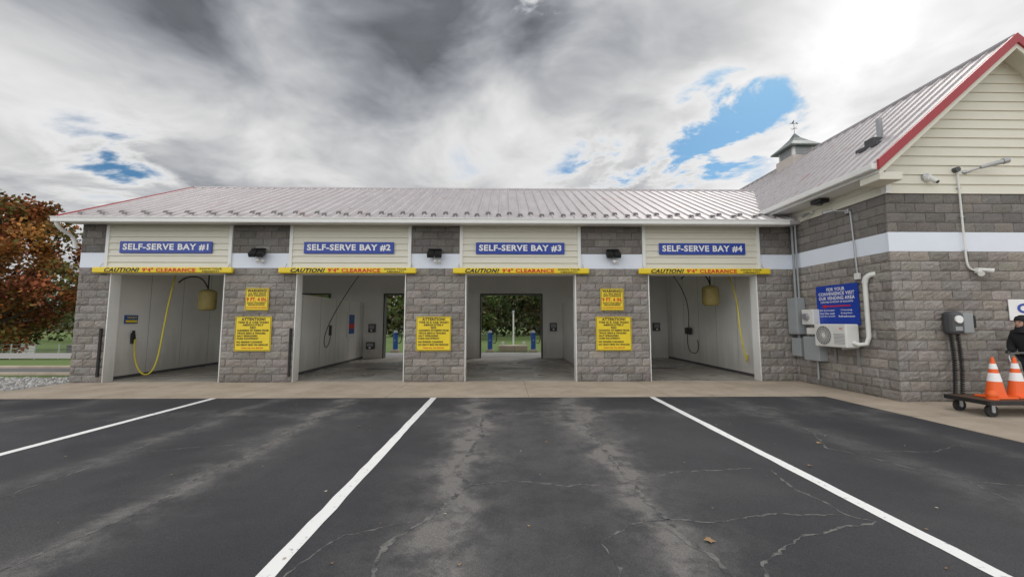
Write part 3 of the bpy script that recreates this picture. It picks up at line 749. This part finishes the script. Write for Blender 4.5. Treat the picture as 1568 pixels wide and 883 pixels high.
tubes('beacon_base',[((8.22,6.6,.27),(8.22,6.6,.3),.075)],m_orange,E,16)
def cone(name,x,y,z):
    E=empty(name)
    box('base',x-.18,x+.18,y-.18,y+.18,z,z+.035,m_orange,E,.015)
    def sec(nm,z0,z1,m,e=0):
        r=lambda t:.135-.112*t/.66+e
        n=24;v=[];f=[]
        tubeverts((x,y,z+z0),(x,y,z+z1),r(z0),r(z1),24,True,v,f)
        mesh(nm,v,f,m,E)
    sec('body',.03,.69,m_orange)
    sec('collar_large',.28,.42,m_swhite,.003); sec('collar_small',.49,.58,m_swhite,.003)
cone('traffic_cone',8.46,6.74,.27); cone('traffic_cone.001',8.90,6.78,.27)

# ------------------------------------------------------------------ person
def skin(name,pts,edges,rad,m,parent,sub=2,root=0):
    me=bpy.data.meshes.new(name); me.from_pydata(pts,edges,[]); me.update()
    o=bpy.data.objects.new(name,me); COL.objects.link(o); me.materials.append(m); o.parent=parent
    o.modifiers.new('s','SKIN').use_smooth_shade=True
    sk=me.skin_vertices[0].data if len(me.skin_vertices) else None
    if sk is None:
        bpy.context.view_layer.objects.active=o
        bpy.ops.mesh.customdata_skin_add(); sk=me.skin_vertices[0].data
    for i,r in enumerate(rad): sk[i].radius=(r if isinstance(r,tuple) else (r,r)); sk[i].use_root=(i==root)
    ss=o.modifiers.new('u','SUBSURF'); ss.levels=sub; ss.render_levels=sub
    return o
P=empty('person')
P.scale=(1,1,.97)
m_cloth=mat('black_jacket',(0.012,0.012,0.014),0.85,var=.3,vs=6,bump=.5,bs=20)
m_pants=mat('dark_trousers',(0.016,0.017,0.022),0.9,bump=.4,bs=25)
m_skin=mat('skin',(0.42,0.24,0.17),0.55,var=.05)
px,py=9.88,7.22
def pt(fx,fy_,z): return (px-fx,py+fy_,z)
pts=[pt(0,0,.92),pt(.02,0,1.08),pt(.05,0,1.27),pt(.09,0,1.40),pt(.13,0,1.47),
 pt(.08,-.17,1.39),pt(.12,-.23,1.14),pt(.23,-.18,1.04),
 pt(.08,.17,1.39),pt(.12,.23,1.14),pt(.23,.14,1.04)]
ed=[(0,1),(1,2),(2,3),(3,4),(3,5),(5,6),(6,7),(3,8),(8,9),(9,10)]
skin('jacket',pts,ed,[(.18,.20),(.175,.20),(.18,.21),(.13,.17),.085,.095,.076,.056,.095,.076,.056],m_cloth,P)
pts=[pt(0,0,.93),pt(.0,-.09,.88),pt(.05,-.11,.50),pt(-.02,-.11,.10),pt(0,.09,.88),pt(-.06,.11,.48),pt(-.14,.12,.10)]
skin('trousers',pts,[(0,1),(1,2),(2,3),(0,4),(4,5),(5,6)],[.14,.11,.08,.065,.11,.08,.065],m_pants,P)
for s,(fx,fy2) in enumerate([(-.02,-.11),(-.14,.12)]):
    skin(f'shoe_{s}',[pt(fx-.05,fy2,.06),pt(fx+.08,fy2,.05),pt(fx+.19,fy2,.035)],[(0,1),(1,2)],[.05,(.045,.04),(.045,.03)],m_blk,P,1)
for s in(-1,1):
    hy=-.18 if s==-1 else .14
    hp=[pt(.20,hy,1.045),pt(.27,hy,1.045)];he=[(0,1)];hr=[(.026,.022),(.038,.018)]
    for q,(dy,ln) in enumerate([(-.032,.072),(-.011,.085),(.011,.08),(.032,.062)]):
        k=len(hp)
        hp+= [pt(.285,hy+dy,1.055),pt(.285+ln*.5,hy+dy,1.052),pt(.285+ln*.7,hy+dy,1.025),pt(.285+ln*.55,hy+dy,1.0)]
        he+= [(1,k),(k,k+1),(k+1,k+2),(k+2,k+3)]; hr+= [.010,.009,.0085,.007]
    k=len(hp); hp+= [pt(.24,hy-s*.035,1.03),pt(.27,hy-s*.05,1.01),pt(.30,hy-s*.045,1.0)]; he+= [(0,k),(k,k+1),(k+1,k+2)]; hr+= [.014,.011,.009]
    skin(f'gloved_hand_{s}',hp,he,hr,m_blk,P,1)
hx,hz=.17,1.60
def loft(name,c,prof,m,n=18,parent=P):
    v=[];f=[]
    for (z,rx,ry,ox) in prof:
        for i in range(n):
            t=2*math.pi*i/n; v.append((px-(c[0]+ox+rx*math.cos(t)),py+ry*math.sin(t),c[1]+z))
    for j in range(len(prof)-1):
        for i in range(n): f.append((j*n+i,j*n+(i+1)%n,(j+1)*n+(i+1)%n,(j+1)*n+i))
    f.append(tuple(range(n)));f.append(tuple((len(prof)-1)*n+i for i in reversed(range(n))))
    return mesh(name,v,f,m,parent,smooth=True)
loft('head',(hx,hz),[(-.16,.05,.05,-.02),(-.12,.06,.055,.0),(-.10,.085,.06,.01),(-.05,.095,.07,.005),(0,.1,.075,0),(.05,.1,.075,-.005),(.09,.08,.065,-.01),(.115,.04,.035,-.01)],m_skin)
loft('hood',(hx-.012,hz+.01),[(-.2,.13,.15,-.03),(-.14,.125,.115,-.012),(-.10,.118,.10,-.006),(-.06,.108,.097,-.014),(0,.106,.098,-.014),(.05,.118,.095,.004),(.105,.10,.078,.002),(.14,.035,.035,-.01)],m_cloth)
spheroid('nose',(px-hx-.103,py,hz-.015),(.018,.013,.022),m_skin,P,8)
for s in(-1,1): spheroid(f'eye_{s}',(px-hx-.088,py+s*.03,hz+.01),(.012,.014,.009),m_blk,P,8)
spheroid('mouth',(px-hx-.092,py,hz-.06),(.008,.024,.006),m_txtr,P,8)

# ------------------------------------------------------------------ vegetation
def tree(name,x,y,h,cr,cols,nl,seed,leaf=.16,lowz=.18,z0=0,nc=46):
    r=random.Random(seed); E=empty(name)
    v=[];f=[]
    tubeverts((x,y,z0-.3),(x+.1,y,z0+h*.35),h*.035,h*.024,10,False,v,f)
    tubeverts((x+.1,y,z0+h*.35),(x,y,z0+h*.8),h*.024,h*.006,8,False,v,f)
    clumps=[]
    for i in range(nc):
        t=r.random(); zz=lowz+(.95-lowz)*t
        prof=math.sin(math.pi*min(1,max(0,(zz-.04)/.98)))**.5
        a=r.uniform(0,6.283); rr=cr*prof*r.uniform(.3,1.0)
        c=Vector((x+rr*math.cos(a),y+rr*math.sin(a),z0+h*zz+r.uniform(-.3,.3)))
        clumps.append((c,r.uniform(.12,.25)*cr,r.uniform(.35,1.15),r.choice(cols)))
        if i%2==0:
            s=Vector((x,y,z0+h*max(.2,zz-.22)))
            tubeverts(s,c,h*.010,h*.002,5,False,v,f)
    mesh('trunk_and_limbs',v,f,m_bark,E)
    v=[];f=[];cc=[]
    for i in range(nl):
        c,rad,sh,q0=r.choice(clumps)
        d=Vector((r.gauss(0,1),r.gauss(0,1),r.gauss(0,.8))).normalized()*rad*r.uniform(.2,1.2)
        p=c+d; a=Vector((r.gauss(0,1),r.gauss(0,1),r.gauss(0,1))).normalized(); b_=a.orthogonal().normalized()
        s=leaf*r.uniform(.5,1.3);k=len(v)
        v+= [tuple(p-a*s),tuple(p+b_*s*.6),tuple(p+a*s),tuple(p-b_*s*.6)]
        q=q0 if r.random()<.7 else r.choice(cols); w=sh*r.uniform(.6,1.3)
        f.append((k,k+1,k+2,k+3)); cc.append((q[0]*w,q[1]*w,q[2]*w))
    mesh('leaves',v,f,m_leaf,E,cols=cc)
AUT=[(.40,.15,.04),(.33,.11,.04),(.42,.20,.055),(.28,.13,.045),(.18,.15,.045),(.30,.09,.045)]
GRN=[(.07,.11,.025),(.11,.15,.04),(.06,.09,.025),(.16,.15,.05),(.14,.11,.04)]
tree('oak_tree',-37.2,29,11.9,5.3,AUT,32000,3,.15,.05,-1.1,105)
tree('oak_tree.001',-46,33,12.5,5,AUT,10000,5,.2,.12,-1.1)
tree('pine_tree',-42,42,8.5,3,GRN,5000,8,.2,.1,-1.1)
tree('maple_tree',-3.4,36,8,3.6,GRN,8000,9,.16,.10)
tree('maple_tree.001',4.2,38,8,3.6,GRN,8000,12,.16,.10)
v=[];f=[];cc=[]
r=random.Random(4)
for i in range(42000):
    near=i%3==0
    if near:
        c_=r.randint(0,39); rc=random.Random(c_*31+5); cxx=-28+c_*1.3+rc.uniform(-.6,.6); cyy=rc.uniform(42,50); hh=rc.uniform(6,9.5)
    else:
        c_=r.randint(0,219); rc=random.Random(c_*17+1); cxx=-150+c_*1.25+rc.uniform(-1,1); cyy=rc.uniform(48,64); hh=rc.uniform(5.5,10)
    col=rc.choice(GRN+GRN+AUT[3:5]); sh=rc.uniform(.5,1.2)
    t=r.random()**.8
    rad=2.4*math.sqrt(max(.05,1-(2*t-1)**2*.8))
    a=r.uniform(0,6.283); q=r.uniform(.5,1.05)*rad
    base=-1.0 if cxx<-18 else 0
    p=Vector((cxx+q*math.cos(a),cyy+q*math.sin(a),base+hh*t+r.uniform(-.4,.4)))
    A=Vector((r.gauss(0,1),r.gauss(0,1),r.gauss(0,1))).normalized(); b_=A.orthogonal().normalized(); s=r.uniform(.15,.42);k=len(v)
    v+= [tuple(p-A*s),tuple(p+b_*s*.7),tuple(p+A*s),tuple(p-b_*s*.7)]; f.append((k,k+1,k+2,k+3))
    w=sh*r.uniform(.5,1.3)*(.5+.7*t); cc.append((col[0]*w,col[1]*w,col[2]*w))
mesh('distant_tree_line',v,f,m_leaf,cols=cc)
v=[];n=80
for i in range(n+1):
    x=-350+700*i/n; v+= [(x,110,-3),(x,125,8+2*math.sin(i*.5)+1.5*math.sin(i*1.3))]
mesh('wooded_hill',v,[(2*i,2*i+2,2*i+3,2*i+1) for i in range(n)],mat('hill_woods',(0.06,0.06,0.03),0.95,var=.5,vs=.6))
E=empty('wire_fence')
sg=[]
for i in range(24):
    x=-48+i*1.6; sg.append(((x,27.5,gz(x,27.5)),(x,27.5,gz(x,27.5)+1.2),.04))
for i in range(23):
    x=-48+i*1.6
    for dz in(.1,.3,.5,.7,.9,1.15): sg.append(((x,27.5,gz(x,27.5)+dz),(x+1.6,27.5,gz(x+1.6,27.5)+dz),.014))
tubes('posts_and_rails',sg,m_metal,E,6)
for i,(x,y,w,h) in enumerate([(-40,33,1.0,.8),(-37,34,1.2,.7),(-34.5,33,.9,.9),(-31.5,35,1.1,.8),(-45,34,1.0,.8)]):
    E=empty('utility_box' if i==0 else f'utility_box.{i:03d}')
    box('cabinet',x,x+w,y,y+.5,-1.13,-1.13+h,m_swhite if i%2==0 else m_gray,E,.03)
    box('lid',x-.04,x+w+.04,y-.04,y+.54,-1.13+h,-1.07+h,m_white,E,.02)
def vac(name,x,y):
    E=empty(name)
    box('plinth',x-.2,x+.2,y-.2,y+.2,-.02,.12,m_conc,E,.02)
    tubes('canister',[((x,y,.12),(x,y,.95),.13,.13),((x,y,.95),(x,y,1.0),.15,.15)],m_navy,E,16)
    tubes('dome',[((x,y,1.0),(x,y,1.12),.12,.06),((x,y-.13,.6),(x,y-.16,.6),.04)],m_gray,E,16)
    curve('hose',[(x+.12,y-.1,.9),(x+.3,y-.15,1.5),(x+.4,y-.15,1.1),(x+.34,y-.15,.3),(x+.15,y-.15,.5)],.022,m_blk,E)
vac('vacuum_station',-.80,21.0); vac('vacuum_station.001',1.5,21.0); vac('vacuum_station.002',-5.8,21.0)
E=empty('planter_island'); box('kerb_wall',-.35,1.2,21.2,22.0,-.02,.3,m_conc,E,.03); boxes('pillars',[(-.2,-.05,21.4,21.6,.3,.5),(.95,1.1,21.4,21.6,.3,.5)],m_acw,E)
E=empty('lamp_post')
x,y,h=.55,26,2.2
tubes('pole',[((x,y,0),(x,y,h),.06,.045)],m_acw,E,10); tubes('head',[((x,y,h),(x,y,h+.12),.1,.05)],m_gray,E,12)
v=[];f=[];cc=[];r=random.Random(21)
spots=[(1.48,2.95,.045),(3.35,4.4,.03),(-2.2,6.1,.03),(4.1,5.2,.03)]
for i in range(90): spots.append((r.uniform(-7,8),r.uniform(1.8,8.2),r.uniform(.007,.017)))
for x,y,s in spots:
    a=r.uniform(0,6.28);k=len(v);n=9
    for i in range(n):
        t=a+i*6.283/n; q=s*(1 if i%2==0 else .5); v.append((x+q*math.cos(t),y+q*math.sin(t),-.004+r.uniform(0,.35)*s))
    f.append(tuple(range(k,k+n))); cc.append(r.choice([(.38,.24,.11),(.30,.2,.11),(.45,.4,.3),(.22,.14,.09)]))
mesh('fallen_leaves',v,f,m_leaf,cols=cc)

# ------------------------------------------------------------------ sky
W=bpy.data.worlds.new('World'); scene.world=W; W.use_nodes=True
nt=W.node_tree; nt.nodes.clear()
out=nt.nodes.new('ShaderNodeOutputWorld')
sky=nt.nodes.new('ShaderNodeTexSky'); sky.sky_type='NISHITA'; sky.sun_disc=False
SUN_EL,SUN_AZ=48,40
sky.sun_elevation=math.radians(SUN_EL); sky.sun_rotation=math.radians(SUN_AZ)
g=nt.nodes.new('ShaderNodeTexCoord').outputs['Generated']
dv=nd(nt,'ShaderNodeVectorMath',{0:g},operation='NORMALIZE').outputs[0]
s=nd(nt,'ShaderNodeSeparateXYZ',{0:dv})
zc=M(nt,'ADD',M(nt,'MAXIMUM',s.outputs[2],0.0),0.22)
P0=nd(nt,'ShaderNodeCombineXYZ',{0:M(nt,'DIVIDE',s.outputs[0],zc),1:M(nt,'DIVIDE',s.outputs[1],zc),2:0.0}).outputs[0]
wc=nd(nt,'ShaderNodeTexNoise',{'Vector':P0,'Scale':1.3,'Detail':2.0}).outputs['Color']
wv=nd(nt,'ShaderNodeVectorMath',{0:wc,'Scale':0.55},operation='SCALE').outputs[0]
P2=nd(nt,'ShaderNodeVectorMath',{0:P0,1:wv},operation='ADD').outputs[0]
P3=nd(nt,'ShaderNodeVectorMath',{0:P2,1:(.14,.06,0.0)},operation='ADD').outputs[0]
def blob(d,k,amp):
    L=math.sqrt(sum(c*c for c in d)); d=[c/L for c in d]
    dt=nd(nt,'ShaderNodeVectorMath',{0:dv,1:tuple(d)},operation='DOT_PRODUCT').outputs['Value']
    return M(nt,'MULTIPLY',M(nt,'EXPONENT',M(nt,'MULTIPLY',M(nt,'SUBTRACT',dt,1.0),k)),amp)
def total(lst):
    t=None
    for b_ in lst:
        q=blob(*b_); t=q if t is None else M(nt,'ADD',t,q)
    return t
nA=noise(nt,P2,1.15,8,0.54)
nB=noise(nt,P3,1.15,5,0.54)
nF=noise(nt,P2,4.2,6,0.6)
relief_shading=M(nt,'MULTIPLY',M(nt,'SUBTRACT',nA,nB),2.1)  # offset density difference paints sun-side light and shade into the clouds
dens=M(nt,'ADD',nA,0.12)
gaps=total([((.227,.971,.377),240,.30),((.56,.956,.56),200,.25),((.544,.966,.436),240,.26),((.077,.935,.80),220,.27),((-.97,.97,.37),260,.27),((.40,.97,.37),260,.23),((.68,.93,.53),300,.2)])
gaps=M(nt,'MULTIPLY',gaps,M(nt,'MULTIPLY_ADD',sstep(nt,nF,0.34,0.66),0.9,0.15))
dens=M(nt,'SUBTRACT',dens,gaps)
cover=sstep(nt,dens,0.37,0.50)
thk=sstep(nt,dens,0.44,0.60)
lum=M(nt,'ADD',M(nt,'MULTIPLY_ADD',sstep(nt,nA,0.62,0.40),0.28,0.215),relief_shading)
lum=M(nt,'ADD',lum,M(nt,'MULTIPLY_ADD',nF,0.30,-0.15))
lum=M(nt,'ADD',lum,total([((1.25,.93,.78),7,.45),((.03,.96,.5),140,.22),((-.49,.96,.5),90,.18),((-1.15,.97,.40),16,.26),((.25,.97,.30),30,.24),((.75,.95,.60),60,.24),((-.87,.95,.62),10,-.05),((-.2,.967,.45),30,-.06),((.38,.94,.72),30,-.09)]))
lum=M(nt,'MAXIMUM',lum,M(nt,'MULTIPLY_ADD',nF,0.16,0.09))
lum=M(nt,'ADD',M(nt,'MULTIPLY',lum,thk),M(nt,'MULTIPLY',M(nt,'SUBTRACT',1.0,thk),0.84))
back_fill=sstep(nt,M(nt,'MULTIPLY',s.outputs[1],-1.0),-0.2,0.5)  # added brightness in the unseen sky behind the camera, lights the facade
lum=M(nt,'MULTIPLY',lum,M(nt,'MULTIPLY_ADD',back_fill,2.8,1.0))
tint=mixc(nt,sstep(nt,lum,0.15,0.75),(.92,.98,1.09,1),(1.0,1.0,1.0,1))
cl=nd(nt,'ShaderNodeVectorMath',{0:tint,'Scale':lum},operation='SCALE').outputs[0]
blue=nd(nt,'ShaderNodeVectorMath',{0:sky.outputs[0],1:(.45,.76,.92)},operation='MULTIPLY').outputs[0]
bg1=nd(nt,'ShaderNodeBackground',{'Color':blue,'Strength':0.10})
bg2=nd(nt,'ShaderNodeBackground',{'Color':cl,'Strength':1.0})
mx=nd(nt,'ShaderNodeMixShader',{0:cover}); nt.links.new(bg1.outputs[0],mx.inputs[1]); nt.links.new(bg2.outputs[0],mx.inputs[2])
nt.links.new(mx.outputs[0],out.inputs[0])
sd=bpy.data.lights.new('sun','SUN'); sd.energy=1.0; sd.angle=math.radians(20); sd.color=(1,.96,.9)
so=bpy.data.objects.new('sun',sd); COL.objects.link(so)
az=math.radians(SUN_AZ);el=math.radians(SUN_EL)
ds=Vector((math.sin(az)*math.cos(el),math.cos(az)*math.cos(el),math.sin(el)))
so.rotation_euler=ds.to_track_quat('Z','Y').to_euler(); so.location=(10,10,30)

# ------------------------------------------------------------------ camera
cd=bpy.data.cameras.new('camera'); cam=bpy.data.objects.new('camera',cd); COL.objects.link(cam)
cd.sensor_width=36; cd.lens=600/1568*36; cd.clip_end=3000; cd.clip_start=.05
cam.location=(0,0,1.57); cam.rotation_euler=(math.radians(90+4.86),0,math.radians(-1.0))
scene.camera=cam
